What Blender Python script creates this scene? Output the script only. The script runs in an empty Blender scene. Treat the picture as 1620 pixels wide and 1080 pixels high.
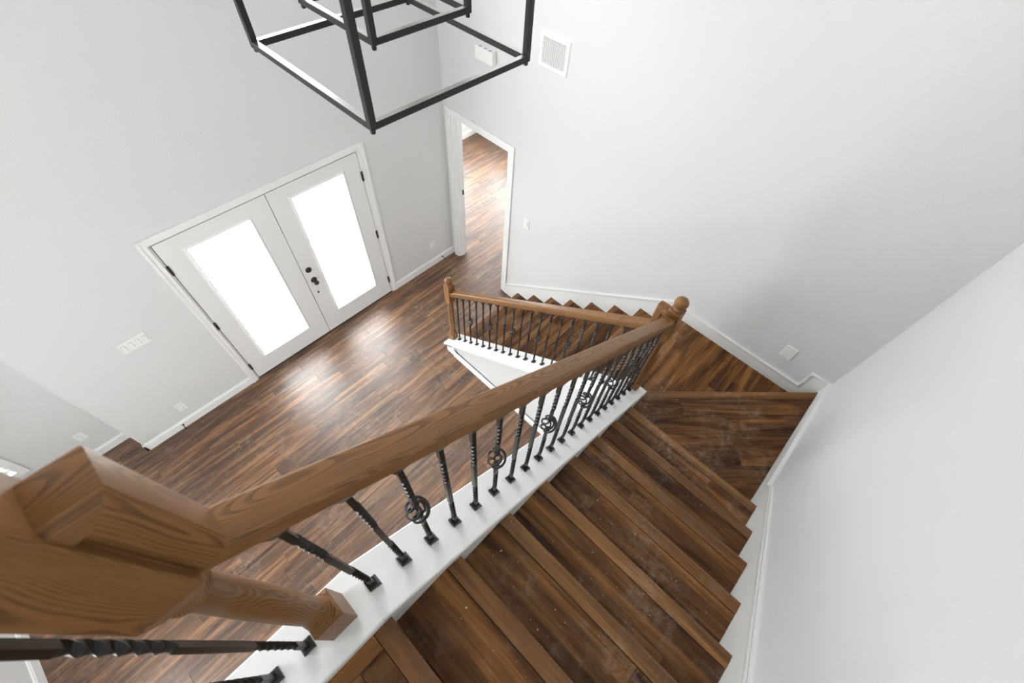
import bpy, bmesh, math, random
from mathutils import Vector, Matrix
random.seed(7)
SC = bpy.context.scene
COL = SC.collection

# ------------------------------------------------------------------ camera
cam_d = bpy.data.cameras.new('camera'); cam = bpy.data.objects.new('camera', cam_d); COL.objects.link(cam)
CAM_R = ((0.7208000, -0.5954018, 0.3548860), (0.6908903, 0.5759006, -0.4370459), (0.0558389, 0.5602099, 0.8264665))
CAM_C = (3.57764, -2.90614, 4.52339)
cam_d.sensor_fit = 'HORIZONTAL'; cam_d.sensor_width = 36.0
cam_d.lens = 704.53 / 1620 * 36.0
cam_d.clip_start = 0.02
cam.matrix_world = Matrix.Translation(CAM_C) @ Matrix(CAM_R).to_4x4()
cam_d.dof.use_dof = True; cam_d.dof.focus_distance = 3.0; cam_d.dof.aperture_fstop = 5.0
SC.camera = cam

# ------------------------------------------------------------------ world, light, exposure
world = bpy.data.worlds.new('daylight'); SC.world = world; world.use_nodes = True
bg = world.node_tree.nodes['Background']
bg.inputs[0].default_value = (0.97, 0.985, 1.0, 1); bg.inputs[1].default_value = 16.0
SC.view_settings.view_transform = 'Standard'; SC.view_settings.look = 'None'
SC.view_settings.gamma = 1.0; SC.view_settings.use_curve_mapping = False
SC.view_settings.exposure = 0.06

def portal(name, loc, direction, w, h):
    L = bpy.data.lights.new(name, 'AREA'); L.shape = 'RECTANGLE'; L.size = w; L.size_y = h
    L.cycles.is_portal = True
    o = bpy.data.objects.new(name, L); COL.objects.link(o); o.location = loc
    d = Vector(direction)
    up = Vector((0, 0, 1)); z = -d.normalized(); x = up.cross(z).normalized(); y = z.cross(x)
    o.rotation_euler = Matrix((x, y, z)).transposed().to_euler()
    return o

# ------------------------------------------------------------------ dimensions (metres)
W = 4.308                       # right wall
H = 0.179; RU = 0.2545; RL = 0.2535
ZL1 = 8 * H; ZL2 = 9 * H; ZTOP = 17 * H
Y7 = -1.2565; X1 = 1.24
def zn(y): return 10 * H - (y - Y7) * H / RU          # nosing line, upper flight
def znl(x): return H + (x - X1) * H / RL              # nosing line, lower flight
SU = -H / RU; SLO = H / RL
CEIL = 5.7
YB = -5.41                       # wall opposite the back wall
XBAL = 3.255; YBAL = -1.078      # baluster lines
XIN = 4.29                       # face of the right skirt board

# ------------------------------------------------------------------ materials
def mat(name):
    m = bpy.data.materials.new(name); m.use_nodes = True
    nt = m.node_tree; b = nt.nodes['Principled BSDF']
    return m, nt, b
def N(nt, typ, **kw):
    n = nt.nodes.new(typ)
    for k, v in kw.items(): setattr(n, k, v)
    return n
def mathn(nt, op, a, b=None, clamp=False):
    n = N(nt, 'ShaderNodeMath', operation=op); n.use_clamp = clamp
    for i, x in enumerate((a, b)):
        if x is None: continue
        if isinstance(x, (int, float)): n.inputs[i].default_value = x
        else: nt.links.new(x, n.inputs[i])
    return n.outputs[0]
def mixc(nt, fac, a, b, mode='MIX'):
    n = N(nt, 'ShaderNodeMix', data_type='RGBA', blend_type=mode)
    for i, x in ((0, fac), (6, a), (7, b)):
        if isinstance(x, (int, float)): n.inputs[i].default_value = x
        elif isinstance(x, tuple): n.inputs[i].default_value = (*x, 1)
        else: nt.links.new(x, n.inputs[i])
    return n.outputs[2]
def noise(nt, vec, scale, detail=3, rough=.55, dist=0.0):
    n = N(nt, 'ShaderNodeTexNoise'); n.inputs['Scale'].default_value = scale
    n.inputs['Detail'].default_value = detail; n.inputs['Roughness'].default_value = rough
    n.inputs['Distortion'].default_value = dist
    nt.links.new(vec, n.inputs['Vector']); return n.outputs['Fac']
def maprange(nt, v, a, b, c=0.0, d=1.0):
    n = N(nt, 'ShaderNodeMapRange'); nt.links.new(v, n.inputs[0])
    for i, x in enumerate((a, b, c, d)): n.inputs[i + 1].default_value = x
    return n.outputs[0]
def vscale(nt, v, s):
    n = N(nt, 'ShaderNodeVectorMath', operation='MULTIPLY'); nt.links.new(v, n.inputs[0]); n.inputs[1].default_value = s
    return n.outputs[0]

def paint(name, col, rough=.6, bump=0.0, bscale=180):
    m, nt, b = mat(name)
    b.inputs['Base Color'].default_value = (*col, 1); b.inputs['Roughness'].default_value = rough
    if bump:
        g = N(nt, 'ShaderNodeNewGeometry')
        f = noise(nt, g.outputs['Position'], bscale, 3, .6)
        bp = N(nt, 'ShaderNodeBump'); bp.inputs['Strength'].default_value = bump; bp.inputs['Distance'].default_value = .004
        nt.links.new(f, bp.inputs['Height']); nt.links.new(bp.outputs[0], b.inputs['Normal'])
    return m

def wood(name, dark, mid, light, rough=.4, tone=(.7, 1.25), strips=0.0, dust=0.0, specks=0.0, streak=(1.1, 15), coat=0.0, spec=.22):
    m, nt, b = mat(name); L = nt.links
    at = N(nt, 'ShaderNodeAttribute', attribute_name='grain')
    oi = N(nt, 'ShaderNodeObjectInfo')
    geo = N(nt, 'ShaderNodeNewGeometry'); pos = geo.outputs['Position']
    off = N(nt, 'ShaderNodeVectorMath', operation='ADD'); L.new(at.outputs['Vector'], off.inputs[0])
    rv = N(nt, 'ShaderNodeVectorMath', operation='SCALE'); rv.inputs[0].default_value = (37.0, 11.3, 5.7); L.new(oi.outputs['Random'], rv.inputs[3])
    L.new(rv.outputs[0], off.inputs[1]); g = off.outputs[0]
    n1 = noise(nt, vscale(nt, g, (streak[0], streak[1], streak[1])), 1.0, 5, .6, .6)
    n2 = noise(nt, vscale(nt, g, (2.2, 95, 95)), 1.0, 3, .6, .2)
    r = N(nt, 'ShaderNodeValToRGB'); e = r.color_ramp.elements
    e[0].position = .34; e[0].color = (*dark, 1); e[1].position = .67; e[1].color = (*light, 1)
    k = e.new(.5); k.color = (*mid, 1)
    L.new(n1, r.inputs[0]); col = r.outputs[0]
    f2 = maprange(nt, n2, .32, .68, .74, 1.24)
    col = mixc(nt, 1.0, col, f2, 'MULTIPLY')
    t = maprange(nt, oi.outputs['Random'], 0, 1, tone[0], tone[1])
    col = mixc(nt, 1.0, col, t, 'MULTIPLY')
    if strips:
        sp = N(nt, 'ShaderNodeSeparateXYZ'); L.new(g, sp.inputs[0])
        sy = mathn(nt, 'FLOOR', mathn(nt, 'MULTIPLY', sp.outputs[1], 24.0))
        w1 = N(nt, 'ShaderNodeTexWhiteNoise', noise_dimensions='1D'); L.new(sy, w1.inputs['W'])
        sx = mathn(nt, 'FLOOR', mathn(nt, 'ADD', mathn(nt, 'MULTIPLY', sp.outputs[0], 2.1), mathn(nt, 'MULTIPLY', w1.outputs['Value'], 7.0)))
        cb = N(nt, 'ShaderNodeCombineXYZ'); L.new(sx, cb.inputs[0]); L.new(sy, cb.inputs[1])
        w2 = N(nt, 'ShaderNodeTexWhiteNoise', noise_dimensions='3D'); L.new(cb.outputs[0], w2.inputs['Vector'])
        col = mixc(nt, 1.0, col, maprange(nt, w2.outputs['Value'], 0, 1, 1 - strips, 1 + strips * .8), 'MULTIPLY')
    rg = rough
    if dust:
        d1 = maprange(nt, noise(nt, pos, 2.6, 4, .65), .46, .68)
        d2 = maprange(nt, noise(nt, pos, 15, 9, .82, .4), .46, .74)
        df = mathn(nt, 'MULTIPLY', mathn(nt, 'MULTIPLY', d1, d2), dust, True)
        col = mixc(nt, df, col, (.55, .45, .36))
    if specks:
        s1 = maprange(nt, noise(nt, pos, 75, 2, .5), .745, .765)
        s2 = maprange(nt, noise(nt, pos, 5, 2, .5), .45, .6)
        col = mixc(nt, mathn(nt, 'MULTIPLY', mathn(nt, 'MULTIPLY', s1, s2), specks, True), col, (.72, .68, .62))
    L.new(col, b.inputs['Base Color'])
    rr = maprange(nt, n2, .3, .7, rough - .05, rough + .08); L.new(rr, b.inputs['Roughness'])
    bp = N(nt, 'ShaderNodeBump'); bp.inputs['Strength'].default_value = .12; bp.inputs['Distance'].default_value = .001
    L.new(n2, bp.inputs['Height']); L.new(bp.outputs[0], b.inputs['Normal'])
    b.inputs['Specular IOR Level'].default_value = spec
    if coat:
        b.inputs['Coat Weight'].default_value = coat; b.inputs['Coat Roughness'].default_value = .34; b.inputs['Specular IOR Level'].default_value = .7
    return m

def oak(name):
    m, nt, b = mat(name); L = nt.links
    at = N(nt, 'ShaderNodeAttribute', attribute_name='grain')
    oi = N(nt, 'ShaderNodeObjectInfo')
    off = N(nt, 'ShaderNodeVectorMath', operation='ADD'); L.new(at.outputs['Vector'], off.inputs[0])
    rv = N(nt, 'ShaderNodeVectorMath', operation='SCALE'); rv.inputs[0].default_value = (7.0, 0.02, 0.03); L.new(oi.outputs['Random'], rv.inputs[3])
    L.new(rv.outputs[0], off.inputs[1]); g = off.outputs[0]
    # growth rings: distance-like field bent slowly along the length gives cathedral figures
    sp = N(nt, 'ShaderNodeSeparateXYZ'); L.new(g, sp.inputs[0])
    wob = noise(nt, vscale(nt, g, (1.7, 5, 5)), 1.0, 2, .5)
    bend = mathn(nt, 'MULTIPLY', wob, 3.2)
    yy = mathn(nt, 'MULTIPLY', sp.outputs[1], 30.0)
    zz = mathn(nt, 'MULTIPLY', sp.outputs[2], 34.0)
    q = mathn(nt, 'ADD', mathn(nt, 'ADD', mathn(nt, 'MULTIPLY', yy, yy), zz), mathn(nt, 'MULTIPLY', bend, 1.6))
    ring = mathn(nt, 'FRACT', mathn(nt, 'MULTIPLY', q, 6.5))
    pore = noise(nt, vscale(nt, g, (12, 420, 420)), 1.0, 2, .6)
    rl = maprange(nt, ring, .22, .55, 1.0, 0.0)
    pf = mathn(nt, 'MULTIPLY', rl, maprange(nt, pore, .35, .6, .45, 1.0), True)
    broad = noise(nt, vscale(nt, g, (2.5, 18, 18)), 1.0, 3, .5)
    col = mixc(nt, broad, (.180, .074, .022), (.315, .156, .057))
    col = mixc(nt, mathn(nt, 'MULTIPLY', pf, .66), col, (.050, .020, .006))
    L.new(col, b.inputs['Base Color'])
    b.inputs['Roughness'].default_value = .5
    b.inputs['Specular IOR Level'].default_value = .25
    b.inputs['Coat Weight'].default_value = .25; b.inputs['Coat Roughness'].default_value = .28
    bp = N(nt, 'ShaderNodeBump'); bp.inputs['Strength'].default_value = .1; bp.inputs['Distance'].default_value = .0008
    L.new(pore, bp.inputs['Height']); L.new(bp.outputs[0], b.inputs['Normal'])
    return m

M_WALL = paint('wall_paint', (.705, .705, .70), .7, .5, 75)
M_CEIL = paint('ceiling_paint', (.85, .85, .84), .8)
M_TRIM = paint('trim_white', (.86, .86, .85), .38)
M_DOOR = paint('door_white', (.80, .80, .79), .42)
M_PLAS = paint('white_plastic', (.85, .85, .83), .35)
M_SLOT = paint('dark_slot', (.12, .12, .12), .6)
M_RECESS = paint('plate_recess', (.55, .55, .54), .5)
M_GREY = paint('grey_plastic', (.45, .45, .44), .6)
M_DARK = paint('weatherstrip_black', (.012, .011, .010), .6)
M_BRONZE = paint('sill_bronze', (.055, .035, .022), .45)
M_SUB = paint('subfloor', (.03, .02, .013), .9)
M_PORCH = paint('porch_concrete', (.62, .61, .58), .9, .3, 30)
M_FLOOR = wood('floor_plank_wood', (.038, .0145, .005), (.122, .052, .019), (.265, .128, .053), .42, (.74, 1.26), .22, .45, .8, (1.6, 24), .42)
M_STAIR = wood('stair_plank_wood', (.036, .0125, .0042), (.118, .046, .0130), (.270, .118, .035), .44, (.75, 1.2), 0.0, .6, .9, (1.4, 15))
M_NOSE = wood('stair_nosing_wood', (.095, .037, .011), (.175, .076, .024), (.270, .128, .042), .40, (.9, 1.15), 0.0, .45, .8, (1.0, 16), spec=.32)
M_OAK = oak('oak_stain')
def iron_mat():
    m, nt, b = mat('wrought_iron')
    b.inputs['Base Color'].default_value = (.011, .0098, .009, 1); b.inputs['Roughness'].default_value = .34
    b.inputs['Metallic'].default_value = .1
    return m
M_IRON = iron_mat()
M_HARD = paint('oil_rubbed_hardware', (.014, .012, .011), .35)
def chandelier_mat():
    # dark bronze bars; bright reflection on their tops is put into the colour by normal
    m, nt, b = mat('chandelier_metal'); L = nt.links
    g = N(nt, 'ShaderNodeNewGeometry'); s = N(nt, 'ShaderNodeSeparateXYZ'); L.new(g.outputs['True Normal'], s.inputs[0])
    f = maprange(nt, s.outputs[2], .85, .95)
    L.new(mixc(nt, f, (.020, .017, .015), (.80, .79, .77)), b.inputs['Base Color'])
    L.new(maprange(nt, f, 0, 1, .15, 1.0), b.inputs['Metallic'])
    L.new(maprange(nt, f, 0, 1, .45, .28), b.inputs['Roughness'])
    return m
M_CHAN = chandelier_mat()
def glass_mat():
    m, nt, b = mat('window_glass'); nt.nodes.remove(b)
    out = nt.nodes['Material Output']
    t = N(nt, 'ShaderNodeBsdfTransparent'); t.inputs[0].default_value = (.96, .97, .97, 1)
    gl = N(nt, 'ShaderNodeBsdfGlossy'); gl.inputs['Roughness'].default_value = .02
    lw = N(nt, 'ShaderNodeLayerWeight'); lw.inputs[0].default_value = .5
    mx = N(nt, 'ShaderNodeMixShader'); nt.links.new(maprange(nt, mathn(nt, 'POWER', lw.outputs['Facing'], 5.0), 0, 1, .025, .6), mx.inputs[0])
    nt.links.new(t.outputs[0], mx.inputs[1]); nt.links.new(gl.outputs[0], mx.inputs[2]); nt.links.new(mx.outputs[0], out.inputs[0])
    return m
M_GLASS = glass_mat()
def bulb_mat():
    m, nt, b = mat('bulb_glass'); b.inputs['Base Color'].default_value = (.9, .88, .8, 1); b.inputs['Roughness'].default_value = .1
    return m
M_BULB = bulb_mat()

# ------------------------------------------------------------------ mesh helpers
AX = {'x': (1, 0, 0), 'y': (0, 1, 0), 'z': (0, 0, 1)}
def gframe(g):
    d = Vector(AX[g]) if isinstance(g, str) else Vector(g).normalized()
    a = Vector((0, 0, 1)) if abs(d.z) < .8 else Vector((1, 0, 0))
    s = d.cross(a).normalized()
    return d, s, s.cross(d)
class MB:
    def __init__(s): s.v = []; s.f = []; s.g = []; s.sm = []
    def add(s, vs, fs, g='x', smooth=False):
        o = len(s.v); d, a, b = gframe(g)
        for p in vs:
            p = Vector(p); s.v.append(p); s.g.append((d, a, b))
        for k, f in enumerate(fs):
            s.f.append(tuple(i + o for i in f)); s.sm.append(smooth[k] if isinstance(smooth, list) else smooth)
        return s
    def box(s, x0, x1, y0, y1, z0, z1, g='x'):
        v = [(x, y, z) for z in (z0, z1) for x, y in ((x0, y0), (x1, y0), (x1, y1), (x0, y1))]
        return s.add(v, [(3, 2, 1, 0), (4, 5, 6, 7), (0, 1, 5, 4), (1, 2, 6, 5), (2, 3, 7, 6), (3, 0, 4, 7)], g)
    def bbox(s, x0, x1, y0, y1, z0, z1, c=.002, g='x', seg=1):
        bm = bmesh.new(); bmesh.ops.create_cube(bm, size=1)
        for v in bm.verts:
            v.co = Vector(((x0 + x1) / 2 + v.co.x * (x1 - x0), (y0 + y1) / 2 + v.co.y * (y1 - y0), (z0 + z1) / 2 + v.co.z * (z1 - z0)))
        bmesh.ops.bevel(bm, geom=bm.edges[:], offset=c, segments=seg, affect='EDGES', profile=.5)
        bm.verts.index_update()
        s.add([v.co.copy() for v in bm.verts], [[v.index for v in f.verts] for f in bm.faces], g); bm.free(); return s
    def prism(s, poly, lo, hi, c=.0012, g='x'):
        """polygon in plan (ccw), eased top edge"""
        n = len(poly); cx = sum(p[0] for p in poly) / n; cy = sum(p[1] for p in poly) / n
        def ins(p):
            d = math.hypot(p[0] - cx, p[1] - cy) or 1
            return (p[0] - (p[0] - cx) / d * c, p[1] - (p[1] - cy) / d * c)
        v = [(*p, lo) for p in poly] + [(*p, hi - c) for p in poly] + [(*ins(p), hi) for p in poly]
        f = [tuple(range(n - 1, -1, -1)), tuple(range(2 * n, 3 * n))]
        for k in (0, 1):
            for i in range(n): f.append((k * n + i, k * n + (i + 1) % n, (k + 1) * n + (i + 1) % n, (k + 1) * n + i))
        return s.add(v, f, g)
    def extr(s, poly, axis, lo, hi, g='x', smooth=False):
        """polygon in (a,b) extruded along axis: x -> (y,z), y -> (x,z), z -> (x,y)"""
        def P(a, b, t): return {'x': (t, a, b), 'y': (a, t, b), 'z': (a, b, t)}[axis]
        n = len(poly)
        v = [P(a, b, lo) for a, b in poly] + [P(a, b, hi) for a, b in poly]
        f = [tuple(range(n))[::-1], tuple(range(n, 2 * n))] + [(i, (i + 1) % n, n + (i + 1) % n, n + i) for i in range(n)]
        return s.add(v, f, g, [False, False] + [smooth] * n if smooth else False)
    def lathe(s, prof, n=24, c=(0, 0, 0), g='z', axis='z', smooth=True):
        v = []; f = []; m = len(prof)
        for r, z in prof:
            for k in range(n):
                a = 2 * math.pi * k / n; p = (r * math.cos(a), r * math.sin(a), z)
                if axis == 'x': p = (p[2], p[0], p[1])
                if axis == 'y': p = (p[0], p[2], p[1])
                v.append((p[0] + c[0], p[1] + c[1], p[2] + c[2]))
        for i in range(m - 1):
            for k in range(n): f.append((i * n + k, i * n + (k + 1) % n, (i + 1) * n + (k + 1) % n, (i + 1) * n + k))
        f += [tuple(range(n))[::-1], tuple(range((m - 1) * n, m * n))]
        return s.add(v, f, g, smooth)
    def tube(s, pts, r, n=6, g='z', smooth=True):
        v = []; f = []; P = [Vector(p) for p in pts]; ref = Vector((.13, .27, .95)).normalized()
        for i, p in enumerate(P):
            t = (P[min(i + 1, len(P) - 1)] - P[max(i - 1, 0)]).normalized()
            a = t.cross(ref)
            if a.length < .05: a = t.cross(Vector((1, 0, 0)))
            a.normalize(); b = t.cross(a)
            for k in range(n):
                w = 2 * math.pi * k / n; v.append(p + (a * math.cos(w) + b * math.sin(w)) * r)
        for i in range(len(P) - 1):
            for k in range(n): f.append((i * n + k, i * n + (k + 1) % n, (i + 1) * n + (k + 1) % n, (i + 1) * n + k))
        f += [tuple(range(n))[::-1], tuple(range((len(P) - 1) * n, len(P) * n))]
        return s.add(v, f, g, smooth)
    def mesh(s, name, origin=(0, 0, 0)):
        me = bpy.data.meshes.new(name); o = Vector(origin)
        me.from_pydata([tuple(p - o) for p in s.v], [], s.f)
        a = me.attributes.new('grain', 'FLOAT_VECTOR', 'POINT')
        a.data.foreach_set('vector', [(p - o).dot(q) for p, t in zip(s.v, s.g) for q in t])
        me.polygons.foreach_set('use_smooth', s.sm)
        bm = bmesh.new(); bm.from_mesh(me); bmesh.ops.recalc_face_normals(bm, faces=bm.faces[:]); bm.to_mesh(me); bm.free()
        return me
    def build(s, name, m, parent=None, origin=None):
        if origin is None: origin = WORLD(parent) if parent else (0, 0, 0)
        me = s.mesh(name, origin); me.materials.append(m)
        o = bpy.data.objects.new(name, me); COL.objects.link(o)
        if parent: o.parent = parent; o.location = Vector(origin) - WORLD(parent)
        else: o.location = origin
        return o
def WORLD(o):
    p = Vector(o.location)
    while o.parent: o = o.parent; p += o.location
    return p
def link(name, me, parent, loc):
    """a mesh object sharing data; loc relative to the parent"""
    o = bpy.data.objects.new(name, me); COL.objects.link(o); o.parent = parent; o.location = loc; return o
def thing(name, loc, label, cat, group=None):
    o = bpy.data.objects.new(name, None); COL.objects.link(o); o.location = loc; o.empty_display_size = .1
    o['label'] = label; o['category'] = cat
    if group: o['group'] = group
    return o
def struct(o): o['kind'] = 'structure'; return o
def clip(poly, a, b, c):
    """keep a*x + b*y <= c"""
    out = []
    for i in range(len(poly)):
        p, q = poly[i], poly[(i + 1) % len(poly)]
        dp = a * p[0] + b * p[1] - c; dq = a * q[0] + b * q[1] - c
        if dp <= 0: out.append(p)
        if (dp < 0 < dq) or (dq < 0 < dp):
            t = dp / (dp - dq); out.append((p[0] + (q[0] - p[0]) * t, p[1] + (q[1] - p[1]) * t))
    return out
def rect(x0, x1, y0, y1): return [(x0, y0), (x1, y0), (x1, y1), (x0, y1)]

# ------------------------------------------------------------------ floor with its planks
floor = MB().box(-.416, W, YB, -3.95, -.12, -.006).box(-.14, W, -3.95, .1, -.12, -.006).box(-2.05, 2.2, .1, 2.4, -.12, -.006).build('floor', M_SUB); struct(floor)
PW = .128; PL = 1.22
full = MB().prism(rect(0, PW - .0006, 0, PL - .0008), -.006, 0, .0012, 'y').mesh('plank'); full.materials.append(M_FLOOR)
def add_plank(x0, x1, y0, y1):
    if y1 - y0 < .02 or x1 - x0 < .02: return
    if abs(y1 - y0 - PL) < 1e-6 and abs(x1 - x0 - PW) < 1e-6:
        link('plank', full, floor, (x0, y0, 0))
    else:
        MB().prism(rect(x0, x1 - .0006, y0, y1 - .0008), -.006, 0, .0012, 'y').build('plank', M_FLOOR, floor, (x0, y0, 0))
row = 0
x = -1.92
while x < 3.2:
    if x + PW <= -.276: spans = [(.14, 2.33)]
    elif x < 0: spans = [(YB, -4.09), (.14, 2.33)] if x + PW < .01 else [(YB, 2.33)]
    elif x < 1.0: spans = [(YB, 2.33)]
    else: spans = [(YB, -1.0)] if x > 1.2 else [(YB, .14)]
    off = random.uniform(0, PL)
    for a, b in spans:
        y = a - off
        while y < b:
            add_plank(x, x + PW, max(y, a), min(y + PL, b)); y += PL
    x += PW; row += 1

# ------------------------------------------------------------------ walls and ceiling
DY0, DY1, DZ = -2.913, -1.075, 2.0          # front door opening
WY0, WY1, WZ = DY0 - .014, DY1 + .014, DZ + .014
HY0, HY1, HZ0, HZ1 = -2.95, -1.05, 3.75, 5.0  # high window over the door
def wall(name, boxes, m=M_WALL):
    b = MB()
    for q in boxes: b.box(*q)
    return struct(b.build(name, m))
wall('wall_front', [(-.14, 0, -4.09, WY0, 0, HZ0), (-.14, 0, WY0, WY1, WZ, HZ0), (-.14, 0, WY1, 0, 0, HZ0),
                    (-.14, 0, -4.09, HY0, HZ0, CEIL), (-.14, 0, HY1, 0, HZ0, CEIL), (-.14, 0, HY0, HY1, HZ1, CEIL)])
wall('wall_jog', [(-.416, -.14, -4.09, -3.95, 0, CEIL)])
RY0, RY1, RZ0, RZ1 = -5.34, -4.865, .40, 1.95     # recess window
wall('wall_recess', [(-.416, -.276, RY1, -4.09, 0, CEIL), (-.416, -.276, YB - .12, RY0, 0, CEIL),
                     (-.416, -.276, RY0, RY1, 0, RZ0), (-.416, -.276, RY0, RY1, RZ1, CEIL)])
OX0, OX1, OZ = .122, .952, 2.01                    # doorway in the back wall
wall('wall_back', [(-2.05, OX0, 0, .12, 0, CEIL), (OX1, W + .12, 0, .12, 0, CEIL), (OX0, OX1, 0, .12, OZ, CEIL)])
wall('wall_right', [(W, W + .12, YB - .12, 0, 0, CEIL)])
BX0, BX1, BZ0, BZ1 = 1.3, 2.7, 3.95, 5.05
GX0, GX1, GZ0, GZ1 = 1.5, 2.6, .8, 2.0            # G: unseen ground floor window, added to brighten the lower foyer            # B: unseen upper window behind the camera, added to light the back wall
wall('wall_opposite', [(-.416, BX0, YB - .12, YB, 0, CEIL), (BX1, W, YB - .12, YB, 0, CEIL),
                       (BX0, GX0, YB - .12, YB, 0, BZ0), (GX1, BX1, YB - .12, YB, 0, BZ0), (GX0, GX1, YB - .12, YB, 0, GZ0), (GX0, GX1, YB - .12, YB, GZ1, BZ0), (BX0, BX1, YB - .12, YB, BZ1, CEIL)])
struct(MB().box(-.416, W + .12, YB - .12, .12, CEIL, CEIL + .1).build('ceiling', M_CEIL))
# side room beyond the doorway
SW0, SW1 = .7, 2.2
wall('wall_side_left', [(-2.05, -1.93, .12, SW0, 0, 2.6), (-2.05, -1.93, SW1, 2.45, 0, 2.6), (-2.05, -1.93, SW0, SW1, 0, .6), (-2.05, -1.93, SW0, SW1, 1.85, 2.6)])
TX0, TX1 = -1.75, .1
wall('wall_side_back', [(-1.93, TX0, 2.33, 2.45, 0, 2.6), (TX1, 2.2, 2.33, 2.45, 0, 2.6), (TX0, TX1, 2.33, 2.45, 0, .6), (TX0, TX1, 2.33, 2.45, 1.85, 2.6)])
wall('wall_side_right', [(2.1, 2.2, .12, 2.33, 0, 2.6)])
struct(MB().box(-2.05, 2.2, .12, 2.45, 2.6, 2.7).build('ceiling_side_room', M_CEIL))
struct(MB().box(-9, -.142, -9, -.02, -.2, -.05).build('porch_ground', M_PORCH))

# walls closing in the underside of both flights
capU = lambda y: zn(y) + .05 if y > -3.038 else 3.093
struct(MB().extr([(-1.13, 0), (YB, 0), (YB, 3.06), (-3.04, 3.06), (-1.0, capU(-1.0) - .03), (-1.0, ZL1 - .06), (-1.13, ZL1 - .06)], 'x', 3.18, 3.335).build('wall_stair_upper', M_WALL))
struct(MB().extr([(1.19, 0), (3.18, 0), (3.18, znl(3.18) + .02), (1.19, znl(1.19) + .02)], 'y', -1.13, -1.0).build('wall_stair_lower', M_WALL))

# ------------------------------------------------------------------ windows and portals
def window(name, axis, plane, a0, a1, z0, z1, depth, cols=1, inside=1):
    """glazed unit filling an opening; axis = normal axis, plane = interior wall face, depth toward outside (signed)"""
    b = MB(); t = .045
    p0, p1 = sorted((plane + depth * .35, plane + depth * .75))
    def bx(u0, u1, w0, w1, q0=p0, q1=p1):
        return (q0, q1, u0, u1, w0, w1) if axis == 'x' else (u0, u1, q0, q1, w0, w1)
    for q in ((a0, a1, z0, z0 + t), (a0, a1, z1 - t, z1), (a0, a0 + t, z0 + t, z1 - t), (a1 - t, a1, z0 + t, z1 - t)): b.box(*bx(*q))
    for k in range(1, cols):
        u = a0 + (a1 - a0) * k / cols; b.box(*bx(u - .02, u + .02, z0 + t, z1 - t))
    o = struct(b.build(name, M_TRIM))
    pm = (p0 + p1) / 2
    for k in range(cols):
        u0 = a0 + (a1 - a0) * k / cols + .02; u1 = a0 + (a1 - a0) * (k + 1) / cols - .02
        MB().box(*bx(u0, u1, z0 + t - .01, z1 - t + .01, pm - .003, pm + .003)).build('window_pane', M_GLASS, o)
    sg = -1 if depth > 0 else 1
    c = MB(); q0, q1 = sorted((plane, plane + sg * .016)); w = .06
    for q in ((a0 - w, a1 + w, z0 - w, z0), (a0 - w, a1 + w, z1, z1 + w), (a0 - w, a0, z0, z1), (a1, a1 + w, z0, z1)): c.box(*bx(*q, q0, q1))
    c.build('window_casing', M_TRIM, o)
    mid = (a0 + a1) / 2; zc = (z0 + z1) / 2
    loc = (plane + depth * 1.2, mid, zc) if axis == 'x' else (mid, plane + depth * 1.2, zc)
    d = (-sg and (1 if depth < 0 else -1), 0, 0) if axis == 'x' else (0, (1 if depth < 0 else -1), 0)
    portal('window_portal', loc, d, a1 - a0, z1 - z0)
    return o
window('window_1', 'x', -.276, RY0, RY1, RZ0, RZ1, -.14)
window('window_2', 'x', 0, HY0, HY1, HZ0, HZ1, -.14, 3)
window('added_window_3', 'y', YB, BX0, BX1, BZ0, BZ1, -.12, 4)
window('added_window_6', 'y', YB, GX0, GX1, GZ0, GZ1, -.12, 2)
window('window_4', 'x', -1.93, SW0, SW1, .6, 1.85, -.12, 2)
window('window_5', 'y', 2.33, TX0, TX1, .6, 1.85, .12, 3)
portal('door_portal', (-.2, (DY0 + DY1) / 2, 1.0), (1, 0, 0), DY1 - DY0, DZ)

# ------------------------------------------------------------------ baseboards, casings, skirt boards
def bb_prof(h, t=.015): return [(0, 0), (t, 0), (t, h - .022), (t - .004, h - .014), (t - .006, h - .004), (t - .010, h), (0, h)]
def baseboard(name, axis, plane, sgn, a0, a1, z0, h):
    b = MB(); pr = [(plane + sgn * p, z0 + q) for p, q in bb_prof(h)]
    b.extr(pr, 'y' if axis == 'x' else 'x', a0, a1)
    return struct(b.build(name, M_TRIM))
baseboard('baseboard_front_left', 'x', 0, 1, -4.105, -2.99, .004, .11)
b = MB(); b.extr([(-4.09 - p, .004 + q) for p, q in bb_prof(.11)], 'x', -.26, .015); struct(b.build('baseboard_jog', M_TRIM))
baseboard('baseboard_front_right', 'x', 0, 1, -.997, 0, .004, .11)
baseboard('baseboard_recess', 'x', -.276, 1, YB, -4.105, .004, .11)
baseboard('baseboard_opposite', 'y', YB, 1, -.276, 3.18, .004, .11)
baseboard('baseboard_side_left', 'x', -1.93, 1, .12, 2.33, .004, .11)
baseboard('baseboard_side_back', 'y', 2.33, -1, -1.93, 2.1, .004, .11)
baseboard('baseboard_stair', 'y', -1.15, -1, 1.30, 3.18, .0, .09)
baseboard('baseboard_stair_upper', 'x', 3.18, -1, YB, -1.165, .004, .11)

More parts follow.
